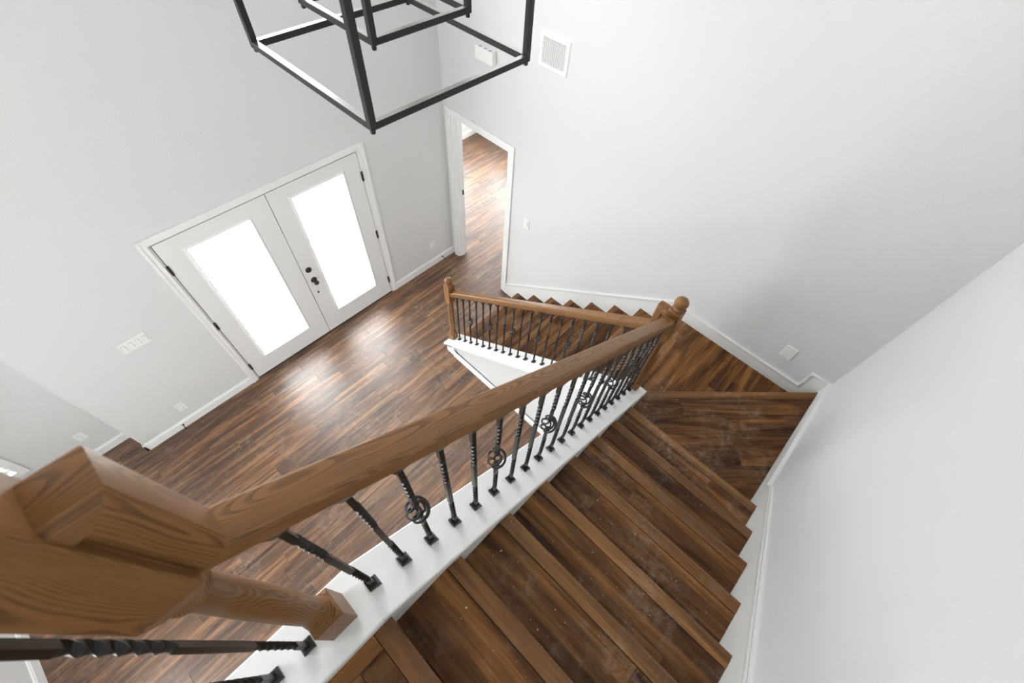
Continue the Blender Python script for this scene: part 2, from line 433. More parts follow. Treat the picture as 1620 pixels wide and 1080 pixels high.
def bead(path, face, axis, sgn, t=.024, hgt=.022):
    """moulded strip running along a polyline of (a, z) on a skirt board"""
    b = MB(); n = len(path)
    prof = [(0, -hgt), (.004, -hgt), (t - .015, -.010), (t - .015, 0), (.0, 0)]
    secs = []
    for i, p in enumerate(path):
        P = Vector(p)
        ns = []
        for j in (i - 1, i):
            if 0 <= j < n - 1:
                d = (Vector(path[j + 1]) - Vector(path[j])).normalized(); ns.append(Vector((-d.y, d.x)))
        m = ns[0] if len(ns) == 1 else (ns[0] + ns[1]) / (1 + ns[0].dot(ns[1]))
        if len(ns) == 1 and abs(m.x) > 1e-6: m = m / m.y if abs(m.y) > .3 else m
        secs.append([(P.x + m.x * v, P.y + m.y * v, u) for u, v in prof])
    v = []; f = []; k = len(prof)
    for s_ in secs:
        for a, z, u in s_:
            q = face + sgn * u; v.append((a, q, z) if axis == 'y' else (q, a, z))
    for i in range(n - 1):
        for j in range(k): f.append((i * k + j, i * k + (j + 1) % k, (i + 1) * k + (j + 1) % k, (i + 1) * k + j))
    f += [tuple(range(k))[::-1], tuple(range((n - 1) * k, n * k))]
    return b.add(v, f)
# skirt along the back wall: lower flight, landing, then a step up at the corner
B1 = 1.56; B2 = 1.742
xs_ = X1 + (B1 - .142 - H) / SLO
bp_ = [(1.02, znl(1.02) + .142), (xs_, B1), (4.158, B1), (4.158, B2), (W - .001, B2)]
o = MB().extr([(1.02, 0), (1.3, 0), (3.2, ZL1 - .2), (W - .001, ZL1 - .2)] + bp_[::-1], 'y', -.015, 0).build('trim_1', M_TRIM); struct(o)
bead(bp_, -.013, 'y', -1).build('skirt_bead', M_TRIM, o)
# skirt along the right wall
def rs(y): return zn(y) + .142
pathR = [(-4.0, ZTOP + .13), (-3.06, ZTOP + .13), (-1.085, rs(-1.085))]
o = MB().extr([(-4.0, ZTOP - .2), (-4.0, ZTOP + .13), (-3.06, ZTOP + .13), (-1.085, rs(-1.085)), (-1.085, 1.765), (-.002, B2), (-.002, ZL1 - .2), (-1.2, ZL1 - .2)], 'x', W - .016, W).build('trim_2', M_TRIM); struct(o)
bead(pathR, W - .014, 'x', -1).build('skirt_bead', M_TRIM, o)
bead([(-1.075, 1.765), (-.002, B2)], W - .014, 'x', -1, .026).build('skirt_bead', M_TRIM, o)

def casing(name, axis, plane, sgn, a0, a1, zt, w=.072, t=.018):
    """door casing: two legs and a head, with a stepped outer back band"""
    b = MB()
    def bx(u0, u1, z0, z1, q):
        q0, q1 = sorted((plane, plane + sgn * q))
        return (q0, q1, u0, u1, z0, z1) if axis == 'x' else (u0, u1, q0, q1, z0, z1)
    s_ = .022
    b.box(*bx(a0 - w + s_, a0 - .004, 0.001, zt + .004, t * .7)); b.box(*bx(a1 + .004, a1 + w - s_, .001, zt + .004, t * .7)); b.box(*bx(a0 - w + s_, a1 + w - s_, zt + .004, zt + w - s_, t * .7))
    b.box(*bx(a0 - w, a0 - w + s_, 0.001, zt + w - s_, t)); b.box(*bx(a1 + w - s_, a1 + w, .001, zt + w - s_, t)); b.box(*bx(a0 - w, a1 + w, zt + w - s_, zt + w, t))
    return struct(b.build(name, M_TRIM))
casing('trim_3', 'x', 0, 1, WY0, WY1, WZ, .062)
casing('trim_4', 'y', 0, -1, OX0, OX1, OZ, .072)
casing('trim_5', 'y', .12, 1, OX0, OX1, OZ, .072)
# jamb lining of the doorway with a stop and the strike plate
b = MB(); b.box(OX0 - .004, OX0 + .016, -.002, .122, .001, OZ - .016); b.box(OX1 - .016, OX1 + .004, -.002, .122, .001, OZ - .016); b.box(OX0 - .004, OX1 + .004, -.002, .122, OZ - .016, OZ + .003)
b.box(OX0 + .016, OX0 + .027, .045, .08, .001, OZ - .027); b.box(OX1 - .027, OX1 - .016, .045, .08, .001, OZ - .027); b.box(OX0 + .016, OX1 - .016, .045, .08, OZ - .027, OZ - .016)
jamb = struct(b.build('trim_6', M_TRIM))
MB().bbox(OX0 + .0155, OX0 + .0185, .086, .114, .985, 1.055, .001).build('strike_plate', M_HARD, jamb)
# jamb and sill of the front doors
YM = (DY0 + DY1) / 2
b = MB(); b.box(-.14, -.003, WY0 - .002, DY0 - .001, 0, WZ); b.box(-.14, -.003, DY1 + .001, WY1 + .002, 0, WZ); b.box(-.14, -.003, DY0 - .001, DY1 + .001, DZ + .001, WZ + .002)
struct(b.build('trim_8', M_DOOR))
b = MB(); b.box(-.139, -.05, DY0 - .004, DY0 + .022, 0, DZ); b.box(-.139, -.05, DY1 - .022, DY1 + .004, 0, DZ); b.box(-.138, -.05, DY0, DY1, DZ - .022, DZ + .003); b.box(-.09, -.053, YM - .02, YM + .02, .013, DZ)
o = struct(b.build('trim_7', M_DARK))
MB().bbox(-.16, .006, DY0 - .002, DY1 + .002, -.004, .012, .003).build('door_sill', M_BRONZE, o)

# ------------------------------------------------------------------ the pair of glazed front doors
YM = (DY0 + DY1) / 2
def door_leaf(name, y0, y1, gy0, gy1, gz0, gz1, hinge_y, hw):
    z0, z1 = .014, DZ - .006; xf, xb = -.004, -.048
    b = MB(); b.box(xb, xf, y0, gy0, z0, z1); b.box(xb, xf, gy1, y1, z0, z1); b.box(xb, xf, gy0, gy1, z0, gz0); b.box(xb, xf, gy0, gy1, gz1, z1)
    d = struct(b.build(name, M_DOOR))
    m = MB(); w = .03
    def bar(p, q, r_, s_):   # mitred bead piece: outer edge p-q, inner edge r-s, higher in the middle
        (a0, c0), (a1, c1), (a2, c2), (a3, c3) = p, q, r_, s_
        mid0 = ((a0 * .45 + a3 * .55), (c0 * .45 + c3 * .55)); mid1 = ((a1 * .45 + a2 * .55), (c1 * .45 + c2 * .55))
        v = [(xf, a0, c0), (xf, a1, c1), (xf + .010, mid1[0], mid1[1]), (xf + .010, mid0[0], mid0[1]), (xf - .012, a2, c2), (xf - .012, a3, c3)]
        m.add(v, [(0, 1, 2, 3), (3, 2, 4, 5)])
    O = [(gy0 - w, gz0 - w), (gy1 + w, gz0 - w), (gy1 + w, gz1 + w), (gy0 - w, gz1 + w)]
    I = [(gy0 + .004, gz0 + .004), (gy1 - .004, gz0 + .004), (gy1 - .004, gz1 - .004), (gy0 + .004, gz1 - .004)]
    for k in range(4): bar(O[k], O[(k + 1) % 4], I[(k + 1) % 4], I[k])
    m.build('glazing_bead', M_DOOR, d)
    MB().box(-.029, -.023, gy0 - .005, gy1 + .005, gz0 - .005, gz1 + .005).build('glass_pane', M_GLASS, d)
    for hz in (.238, .985, 1.735):
        h_ = MB(); h_.lathe([(.0065, hz - .052), (.0065, hz + .052)], 10, (.004, hinge_y, 0)); h_.box(-.003, .0005, hinge_y - .010, hinge_y + .010, hz - .05, hz + .05)
        h_.build('hinge', M_HARD, d)
    return d
door_leaf('door_1', DY0 + .004, YM - .003, -2.725, -2.202, .283, 1.838, DY0 + .001, 1)
d2 = door_leaf('door_2', YM + .003, DY1 - .004, -1.795, -1.273, .283, 1.848, DY1 - .001, -1)
MB().lathe([(.031, -.004), (.031, .006), (.026, .012), (.015, .014)], 24, (0, -1.926, 1.027), axis='x').build('deadbolt', M_HARD, d2)
k = MB().lathe([(.033, -.004), (.033, .004), (.028, .009), (.012, .012), (.011, .032), (.021, .040), (.027, .052), (.026, .062), (.017, .071), (.006, .073)], 24, (0, -1.918, .872), axis='x').build('door_knob', M_HARD, d2)
MB().lathe([(.010, -.004), (.010, .004), (.006, .007)], 16, (0, -1.926, .683), axis='x').build('latch_bore', M_HARD, d2)

# ------------------------------------------------------------------ stairs
NW = .058; TH = .026
def nose_prof(a, z, sgn):
    """section of a bullnosed nosing whose front edge is at a; sgn = direction of the front"""
    r = .008; pts = []
    for k in range(7):
        t = math.pi / 2 - k * math.pi / 6
        pts.append((a - sgn * r + sgn * r * math.cos(t), z - r + r * math.sin(t)))
    return pts + [(a - sgn * NW, z - TH), (a - sgn * NW, z)]
def flight(root, axis, k_list, lo, hi):
    """treads: axis 'y' climbs toward -y (upper), axis 'x' climbs toward +x (lower); lo..hi is the width"""
    for i, (a, z) in enumerate(k_list):
        sg = 1 if axis == 'y' else -1
        run = RU if axis == 'y' else RL
        back = a - sg * (run + .012)
        t0, t1 = sorted((a - sg * NW, back))
        base = MB()
        if axis == 'y': base.box(lo, hi, t0, t1, z - TH, z - .006)
        else: base.box(t0, t1, lo, hi, z - TH, z - .006)
        tread = base.build('tread', M_SUB, root)
        # nosing strip
        n_ = MB().extr(nose_prof(a, z + .001, sg), 'x' if axis == 'y' else 'y', lo, hi, 'x' if axis == 'y' else 'y').build('nosing', M_NOSE, tread)
        # two rows of planks, one of them jointed
        e = a - sg * (NW + .003)
        rows = [(e, e - sg * .1275), (e - sg * .128, back)]
        for q, (r0, r1) in enumerate(rows):
            r0, r1 = sorted((r0, r1)); g_ = 'x' if axis == 'y' else 'y'
            cut = lo + (hi - lo) * random.choice((.24, .36, .62, .7, .8))
            for c0, c1 in ((lo, cut - .0006), (cut, hi)) if (i + q) % 3 != 1 else ((lo, hi),):
                pl = rect(c0, c1, r0, r1) if axis == 'y' else rect(r0, r1, c0, c1)
                MB().prism(pl, z - .006, z, .001, g_).build('plank', M_STAIR, tread)
        ry = a - sg * .026
        f0, f1 = sorted((ry, ry - sg * .016))
        rz = MB()
        if axis == 'y': rz.box(lo, hi, f0, f1, z - H - .0, z - TH)
        else: rz.box(f0, f1, lo, hi, z - H + .0, z - TH, 'y')
        rz.build('riser', M_STAIR, root)
XT0 = 3.336
up = thing('stair_flight', (3.8, -1.23, ZL2), 'upper flight of dark brown wooden stairs running down along the bright right wall', 'staircase')
flight(up, 'y', [(Y7 - RU * (7 - i), ZL2 + H * (8 - i)) for i in range(7, 0, -1)], XT0, XIN)
lo_ = thing('stair_flight', (X1, -.5, 0), 'lower flight of brown wooden stairs rising behind the railing along the textured wall', 'staircase')
flight(lo_, 'x', [(X1 + RL * k, H * (k + 1)) for k in range(7)], -1.0, -.016)

# landing: lower triangle, upper triangle and their nosings
land = thing('stair_landing', (3.7, -.6, ZL1 - .16), 'dark plank corner landing split by a diagonal step between the two flights', 'landing')
XL = X1 + RL * 7                                     # nosing of the landing
DG = 4.301                                           # diagonal: y = x - DG
MB().extr([(XL + .02, -.016), (XL + .02, -1.0), (3.3, -1.0), (4.28, -.016)], 'z', ZL1 - .16, ZL1 - .006).build('landing_base', M_SUB, land)
MB().extr(nose_prof(XL, ZL1 + .001, -1), 'y', -1.0, -.016, 'y').build('nosing', M_NOSE, land)
MB().box(XL + .026, XL + .042, -1.0, -.016, ZL1 - H, ZL1 - TH, 'y').build('riser', M_STAIR, land)
def plank_field(region_clips, u0, u1, v0, v1, d, z, parent, pw=PW, ln=1.22):
    """planks running along unit vector d; (u along, v across) rectangle clipped by half planes"""
    s_ = (-d[1], d[0]); v = v0
    while v < v1:
        u = u0 - random.uniform(0, ln)
        while u < u1:
            ua, ub, va, vb = max(u, u0), min(u + ln, u1) - .0008, v, min(v + pw, v1) - .0007
            if ub > ua + .01:
                pl = [(ua * d[0] + va * s_[0], ua * d[1] + va * s_[1]), (ub * d[0] + va * s_[0], ub * d[1] + va * s_[1]), (ub * d[0] + vb * s_[0], ub * d[1] + vb * s_[1]), (ua * d[0] + vb * s_[0], ua * d[1] + vb * s_[1])]
                for c in region_clips:
                    pl = clip(pl, *c)
                    if len(pl) < 3: break
                if len(pl) >= 3:
                    ar = abs(sum(pl[i][0] * pl[(i + 1) % len(pl)][1] - pl[(i + 1) % len(pl)][0] * pl[i][1] for i in range(len(pl)))) / 2
                    if ar > .0006: MB().prism(pl, z - .006, z, .001, (d[0], d[1], 0)).build('plank', M_STAIR, parent)
            u += ln
        v += pw
plank_field([(-1, 0, -(XL + NW)), (1, 0, XIN), (0, 1, -.016), (0, -1, 1.0), (1, -1, DG + .05)], -1.05, 0, -XIN, -(XL + NW), (0, 1), ZL1, land)
# upper triangle
c45 = math.sqrt(.5)
poly2 = [(XT0, XT0 - DG), (XIN, XIN - DG), (XIN, Y7 - .03), (XT0, Y7 - .03)]
offs = .03
def shift(p, t): return (p[0] + t * c45, p[1] - t * c45)
MB().extr([shift((XT0, XT0 - DG), .0), shift((XIN, XIN - DG), .0), (XIN, Y7 - .03), (XT0, Y7 - .03)], 'z', ZL2 - TH, ZL2 - .007).build('winder_base', M_SUB, land)
# diagonal nosing: swept section between the two walls, ends cut along them
b = MB(); sec = nose_prof(0.0, ZL2 + .001, 1); v = []; nS = len(sec)
for xe in (XT0, XIN):
    for a, z in sec:
        # section offset a is measured toward the lower triangle, perpendicular to the diagonal; ends follow x = const
        y = xe - DG + a / c45
        y = min(y, -.0165)
        v.append((xe, y, z))
b.add(v, [tuple(range(nS))[::-1], tuple(range(nS, 2 * nS))] + [(i, (i + 1) % nS, nS + (i + 1) % nS, nS + i) for i in range(nS)], (1, 1, 0))
b.build('nosing', M_NOSE, land)
b = MB(); b.extr([(XT0, XT0 - DG - .036), (XIN, XIN - DG - .036), (XIN, XIN - DG - .058), (XT0, XT0 - DG - .058)], 'z', ZL1, ZL2 - TH, (1, 1, 0)); b.build('riser', M_STAIR, land)
e = (NW + .0015) / c45
plank_field([(-1, 0, -XT0), (1, 0, XIN), (0, -1, -(Y7 - .03)), (-1, 1, -(DG + e))], -1, 5, -DG * c45 - 1.6, -(DG + e) * c45, (c45, c45), ZL2, land)
MB().box(XT0, XIN, Y7 - .042, Y7 - .026, ZL2 - .006, ZL2 + H - TH).build('riser', M_STAIR, land)

# top platform
plat = thing('stair_platform', (3.8, -3.1, ZTOP - .2), 'top platform corner with planks running away from its rounded wooden edge', 'landing')
Y0 = Y7 - RU * 7
MB().box(XT0, XIN, YB, Y0 - .03, ZTOP - .2, ZTOP - .007).build('platform_base', M_SUB, plat)
MB().extr(nose_prof(Y0, ZTOP + .001, 1), 'x', XT0, XIN, 'x').build('nosing', M_NOSE, plat)
MB().box(XT0, XIN, Y0 - .042, Y0 - .026, ZTOP - H, ZTOP - TH).build('riser', M_STAIR, plat)
plank_field([(-1, 0, -XT0), (1, 0, XIN), (0, 1, Y0 - NW - .0015)], YB, Y0 - NW - .0015, -XIN, -XT0, (0, 1), ZTOP, plat)

# white stringers with moulded caps
CI, CO = 3.350, 3.168
def capsec(path, c0, c1, axis):
    """cap board following a polyline of (a, z_top)"""
    v = []; f = []; n = len(path)
    T = .032; e = .005
    sec = [(c0, -T), (c0, -e), (c0 + e, 0), (c1 - e, 0), (c1, -e), (c1, -T)]
    for a, z in path:
        for c, dz in sec: v.append((c, a, z + dz) if axis == 'x' else (a, c, z + dz))
    k = len(sec)
    for i in range(n - 1):
        for j in range(k): f.append((i * k + j, i * k + (j + 1) % k, (i + 1) * k + (j + 1) % k, (i + 1) * k + j))
    f += [tuple(range(k))[::-1], tuple(range((n - 1) * k, n * k))]
    return MB().add(v, f)
YE = -.992
capsec([(YB, 3.093), (-3.038, 3.093), (YE, zn(YE) + .05)], CO, CI, 'x').build('stringer_cap', M_TRIM, up)
MB().extr([(YB, 3.062), (-3.038, 3.062), (YE - .006, zn(YE) + .02), (YE - .006, ZL1 + .002), (-1.2, ZL1 - .02), (Y7 - .3, ZL2 - .05), (-3.0, 2.7), (YB, 2.7)], 'x', 3.330, 3.3445).build('stringer', M_TRIM, up)
b = MB(); b.extr([(YB, 3.060), (-3.04, 3.060), (YE - .006, zn(YE) + .017), (YE - .006, zn(YE) - .008), (-3.04, 3.035), (YB, 3.035)], 'x', 3.3445, 3.349); b.build('cap_moulding', M_TRIM, up)
MB().extr([(YB, 3.062), (-3.038, 3.062), (-1.14, zn(-1.14) + .018), (-1.14, zn(-1.14) - .12), (-3.0, 2.9), (YB, 2.9)], 'x', 3.170, 3.18).build('fascia', M_TRIM, up)
LI, LOUT = -.992, -1.19
XE = 1.165
capsec([(XE, znl(XE) + .05), (3.168, znl(3.168) + .05)], LOUT, LI, 'y').build('stringer_cap', M_TRIM, lo_)
MB().extr([(XE + .012, 0), (XE + .012, znl(XE) + .025), (3.18, znl(3.18) + .02), (3.18, znl(3.18) - .2), (1.5, .0)], 'y', -1.0, -.994).build('stringer', M_TRIM, lo_)
b = MB(); b.extr([(XE + .012, znl(XE) + .025), (3.18, znl(3.18) + .02), (3.18, znl(3.18) - .045), (XE + .012, znl(XE) - .04)], 'y', -1.158, -1.13)
b.box(XE + .012, 1.30, -1.158, -1.13, 0.001, znl(XE + .05)); b.box(XE + .012, 1.19, -1.13, -1.0, .001, znl(XE) + .02)
b.build('fascia', M_TRIM, lo_)
b = MB(); b.extr([(XE + .006, znl(XE) + .02), (3.18, znl(3.18) + .018), (3.18, znl(3.18) - .006), (XE + .006, znl(XE) - .004)], 'y', -1.172, -1.158); b.build('cap_moulding', M_TRIM, lo_)

# ------------------------------------------------------------------ newel posts
def newel(label, x, y, zb, zbase, zblk, ztop, hw=.039):
    """zb foot, zbase top of the base block, zblk foot of the upper block, ztop its top"""
    t = thing('newel_post', (x, y, zb), label, 'newel post', 'turned oak newel posts')
    c = .018
    def blk(z0, z1, cl, ch):
        b = MB(); v = []
        lv = []
        if cl: lv += [(z0, 1)] ; lv += [(z0 + cl, 0)]
        else: lv += [(z0, 0)]
        if ch: lv += [(z1 - ch, 0), (z1, 1)]
        else: lv += [(z1, 0)]
        n = 8
        for z, q in lv:
            k = hw * (.60 if q else .955)
            r_ = hw * (.86 if q else 1.0)
            for sx, sy in ((1, -1), (1, 1), (-1, 1), (-1, -1)):
                if (sx, sy) == (1, -1): pts = [(k, -r_), (r_, -k)]
                elif (sx, sy) == (1, 1): pts = [(r_, k), (k, r_)]
                elif (sx, sy) == (-1, 1): pts = [(-k, r_), (-r_, k)]
                else: pts = [(-r_, -k), (-k, -r_)]
                v += [(x + a, y + b_, z) for a, b_ in pts]
        f = [tuple(range(n))[::-1], tuple(range((len(lv) - 1) * n, len(lv) * n))]
        for i in range(len(lv) - 1):
            for j in range(n): f.append((i * n + j, i * n + (j + 1) % n, (i + 1) * n + (j + 1) % n, (i + 1) * n + j))
        return b.add(v, f, 'z')
    blk(zb, zbase, 0, .016).build('base_block', M_OAK, t)
    blk(zblk, ztop, .03, .010).build('upper_block', M_OAK, t)
    z0, z1 = zbase - .004, zblk + .006; L = z1 - z0
    prof = [(hw * .86, z0), (hw * .95, z0 + .008), (hw * .95, z0 + .018), (hw * .80, z0 + .024), (hw * .88, z0 + .032), (hw * .88, z0 + .038), (hw * .74, z0 + .046)]
    prof += [(hw * q, z0 + .046 + (L - .09) * t_) for q, t_ in ((.78, .15), (.80, .35), (.78, .55), (.72, .8), (.66, 1.0))]
    prof += [(hw * .82, z1 - .040), (hw * .88, z1 - .034), (hw * .82, z1 - .026), (hw * .70, z1 - .022), (hw * .84, z1 - .012), (hw * .84, z1)]
    MB().lathe(prof, 32, (x, y, 0), 'z').build('turned_shaft', M_OAK, t)
    bp2 = [(hw * .80, ztop - .002), (hw * .86, ztop + .005), (hw * .80, ztop + .012), (hw * .55, ztop + .016), (hw * .55, ztop + .022)]
    R = .040; zc = ztop + .020 + R * .82
    for k in range(1, 13):
        a = -math.pi / 2 + .62 + (math.pi - .62) * k / 12
        bp2.append((max(R * math.cos(a), .0005), zc + R * math.sin(a)))
    MB().lathe(bp2, 28, (x, y, 0), 'z').build('ball_finial', M_OAK, t)
    return t
XN, YN = XBAL, -1.066
newel('oak newel post with ball finial at the corner landing between both railings', XN, YN, zn(YN) + .03, zn(YN) + .152, 2.335, 2.612)
XLN = 1.213
newel('smallest oak newel post at the foot of the lower stairs near the front door', XLN, YBAL, znl(XLN) + .03, znl(XLN) + .17, znl(XLN) + .72, znl(XLN) + .985)
YTN = -3.133
newel('large blurred oak newel post in the near left corner above the top step', XBAL - .001, YTN, 3.088, 3.262, 3.868, 4.27)

# ------------------------------------------------------------------ handrails and balusters
RP = [(.0235, -.029), (.0250, -.0275), (.0250, -.0195), (.0215, -.0180), (.0215, -.0160), (.0285, -.0125), (.0315, -.0070), (.0318, .0110), (.0308, .0190), (.0275, .0255), (.0235, .0284), (.0205, .029)]
RPROF = RP + [(-u, w) for u, w in RP[::-1]]
def handrail(path, plane, const, name, parent):
    """mitred sweep; path of (a, z) in a vertical plane, plane 'x' (x const) or 'y' (y const); rail top lies left of travel when seen with a to the right"""
    v = []; n = len(path); K = len(RPROF); g = []; acc = 0.0
    P = [Vector(p) for p in path]
    sgn = 1 if P[-1].x > P[0].x else -1
    for i in range(n):
        ns = []
        for j in (i - 1, i):
            if 0 <= j < n - 1:
                d = (P[j + 1] - P[j]).normalized(); ns.append(Vector((-d.y, d.x)) * sgn)
        if len(ns) == 1:
            m = ns[0].copy(); m = Vector((0, 1 / m.y)) if abs(m.y) > .3 else m       # plumb cut at the ends
        else: m = (ns[0] + ns[1]) / (1 + ns[0].dot(ns[1]))
        for u, w in RPROF:
            a, z = P[i] + m * w
            v.append((const + u, a, z) if plane == 'x' else (a, const + u, z))
    b = MB()
    # each straight run is its own strip so that the grain follows it
    for i in range(n - 1):
        vs = v[i * K:(i + 2) * K]; d = (P[i + 1] - P[i]).normalized()
        gd = (0, d.x, d.y) if plane == 'x' else (d.x, 0, d.y)
        fs = [(j, (j + 1) % K, K + (j + 1) % K, K + j) for j in range(K)]
        caps = []
        if i == 0: caps.append(tuple(range(K))[::-1])
        if i == n - 2: caps.append(tuple(range(K, 2 * K)))
        b.add(vs, fs + caps, gd, [True] * K + [False] * len(caps))
    o = b.build(name, M_OAK, parent)
    # centre the grain field on the rail axis so that the rings stay in the stock
    at = o.data.attributes['grain'].data
    for i in range(n - 1):
        for j in range(2 * K):
            u, w = RPROF[j % K]; q = at[i * 2 * K + j].vector; q[1] = u + .004; q[2] = w
            at[i * 2 * K + j].vector = q
    o.data.shade_smooth(); o.data.set_sharp_from_angle(angle=math.radians(24))
    return o
railU = thing('stair_railing', (XBAL, -2.0, zn(-2.0) + .05), 'long oak handrail with black iron balusters down the upper flight', 'railing')
railL = thing('stair_railing', (2.2, YBAL, znl(2.2) + .05), 'lower railing with black iron balusters rising from the front door side', 'railing')
railT = thing('stair_railing', (XBAL, -3.6, 3.093), 'level railing with iron balusters at the bottom left edge beyond the big newel', 'railing')
cu = lambda y: zn(y) + .845
cl = lambda x: znl(x) + .848
yg = -3.073
handrail([(YN - .038, cu(YN - .038)), (yg, cu(yg)), (yg, 4.112), (YTN + .022, 4.112)], 'x', XBAL, 'handrail', railU)
xg = 3.180
handrail([(XLN + .038, cl(XLN + .038)), (xg, cl(xg)), (xg, 2.562), (XN - .038, 2.562)], 'y', YBAL, 'handrail', railL)
handrail([(YTN - .038, 4.112), (YB, 4.112)], 'x', XBAL, 'handrail', railT)

HB = .0066
def bar_mesh(L, slope, axis, basket):
    """square iron bar with twisted runs; bottom cut to the cap, top to the rail"""
    z1 = L * .505 - .045; z2 = L * .505 + .045
    runs = [(L * .10, L * .34, 3.0), (L * .62, L * .84, 3.0)]
    if basket: runs = [(L * .10, L * .32, 2.6), (L * .68, L * .86, 2.4)]
    def ang(z):
        a = 0.0
        for p, q, t in runs: a += t * math.pi * min(max((z - p) / (q - p), 0), 1)
        return a
    zs = [0.0]
    for p, q, t in runs: zs += [p + (q - p) * i / 32 for i in range(33)]
    zs += [L]
    b = MB()
    def sweep(zl):
        v = []; f = []
        for z in zl:
            a = ang(z) + math.pi / 4
            for k in range(4):
                w = a + k * math.pi / 2; r = HB * math.sqrt(2)
                v.append((r * math.cos(w), r * math.sin(w), z))
        for i in range(len(zl) - 1):
            for k in range(4): f.append((i * 4 + k, i * 4 + (k + 1) % 4, i * 4 + 4 + (k + 1) % 4, i * 4 + 4 + k))
        f += [(3, 2, 1, 0), tuple(range(len(zl) * 4 - 4, len(zl) * 4))]
        b.add(v, f, 'z')
    if basket:
        sweep([z for z in zs if z < z1] + [z1]); sweep([z2] + [z for z in zs if z > z2])
    else: sweep(zs)
    me = b.mesh('baluster'); me.materials.append(M_IRON); return me, (z1, z2)
def basket_mesh(z1, z2):
    b = MB(); zc = (z1 + z2) / 2; hh = (z2 - z1) / 2
    for k in range(4):
        pts = []
        for i in range(21):
            t = -1 + 2 * i / 20
            r = .005 + .0245 * math.sqrt(max(0, 1 - t * t)) ** .9
            a = k * math.pi / 2 + t * math.pi * .62
            pts.append((r * math.cos(a), r * math.sin(a), zc + t * hh))
        b.tube(pts, .0038, 6)
    for z in (z1, z2): b.lathe([(.006, z - .008), (.0105, z - .003), (.0105, z + .003), (.006, z + .008)], 10)
    me = b.mesh('basket'); me.materials.append(M_IRON); return me
def shoe_mesh(slope, axis, name, top=False):
    """square shoe whose seat follows the slope"""
    b = MB(); a = .0165; c = .0085; v = []
    s_ = -1 if top else 1
    for r, z, tilt in (((.0185, -.001, 1), (.0185, .016, 1), (c + .003, .046, .5)) if top else ((a, -.001, 1), (a, .011, 1), (c + .003, .022, .6))):
        for sx, sy in ((-1, -1), (1, -1), (1, 1), (-1, 1)):
            q = (sy if axis == 'y' else sx) * r * slope
            v.append((sx * r, sy * r, s_ * z + q * tilt))
    f = [(3, 2, 1, 0), (8, 9, 10, 11)]
    for i in (0, 1):
        for k in range(4): f.append((i * 4 + k, i * 4 + (k + 1) % 4, i * 4 + 4 + (k + 1) % 4, i * 4 + 4 + k))
    b.add(v, f); me = b.mesh(name); me.materials.append(M_IRON); return me
def balusters(root, axis, slope, places, L):
    plain, _ = bar_mesh(L, slope, axis, False); bask, (z1, z2) = bar_mesh(L, slope, axis, True)
    bk = basket_mesh(z1, z2); sh = shoe_mesh(slope, axis, 'shoe'); co = shoe_mesh(slope, axis, 'collar', True)
    R0 = WORLD(root)
    for j, p in enumerate(places):
        ring = j % 3 == 2
        o = link('baluster', bask if ring else plain, root, Vector(p) - R0)
        link('shoe', sh, o, (0, 0, 0)); link('collar', co, o, (0, 0, L))
        if ring: link('basket', bk, o, (0, 0, 0))
LB = .845 - .029 / math.cos(math.atan(.704)) - .05 + .002
balusters(railU, 'y', SU, [(XBAL, -3.02 + .0985 * j, zn(-3.02 + .0985 * j) + .05) for j in range(20)], LB)
balusters(railL, 'x', SLO, [(1.322 + .0952 * j, YBAL, znl(1.322 + .0952 * j) + .05) for j in range(19)], LB + .003)
balusters(railT, 'y', 0, [(XBAL, -3.222 - .091 * j, 3.093) for j in range(24)], 4.112 - .029 - 3.093)

# ------------------------------------------------------------------ chandelier: two nested open cubes
CX, CY = 2.240, -2.010
ch = thing('cage_chandelier', (CX, CY, 3.833), 'black metal chandelier of two nested open cubes hanging over the foyer', 'chandelier')
def cube_cage(s_, z0, z1, bt, name):
    h_ = s_ / 2
    for sx in (-1, 1):
        for sy in (-1, 1):
            x, y = CX + sx * (h_ - bt / 2), CY + sy * (h_ - bt / 2)
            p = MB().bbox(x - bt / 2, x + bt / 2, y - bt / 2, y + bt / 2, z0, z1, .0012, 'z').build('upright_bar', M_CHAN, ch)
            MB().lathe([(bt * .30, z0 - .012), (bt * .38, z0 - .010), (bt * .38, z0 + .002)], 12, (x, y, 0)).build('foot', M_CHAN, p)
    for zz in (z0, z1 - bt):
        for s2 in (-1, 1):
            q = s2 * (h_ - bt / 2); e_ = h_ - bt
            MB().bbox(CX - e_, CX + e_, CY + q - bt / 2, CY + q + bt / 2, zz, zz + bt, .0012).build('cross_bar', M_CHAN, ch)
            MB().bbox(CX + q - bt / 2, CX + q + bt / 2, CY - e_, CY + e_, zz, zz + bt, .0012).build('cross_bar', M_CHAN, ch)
cube_cage(.628, 3.833, 4.52, .020, 'outer'); cube_cage(.362, 3.96, 4.39, .018, 'inner')
MB().lathe([(.008, 4.37), (.008, CEIL - .03)], 12, (CX, CY, 0)).build('hanging_rod', M_CHAN, ch)
MB().lathe([(.012, CEIL - .05), (.06, CEIL - .028), (.065, CEIL - .001)], 24, (CX, CY, 0)).build('ceiling_canopy', M_CHAN, ch)
for zz, hh in ((4.37, .173), (4.50, .304)):
    for ax in (0, 1):
        b = MB()
        if ax == 0: b.bbox(CX - hh, CX + hh, CY - .008, CY + .008, zz - .001, zz + .015, .001)
        else: b.bbox(CX - .008, CX + .008, CY - hh, CY + hh, zz - .0008, zz + .0148, .001)
        b.build('spider_arm', M_CHAN, ch)
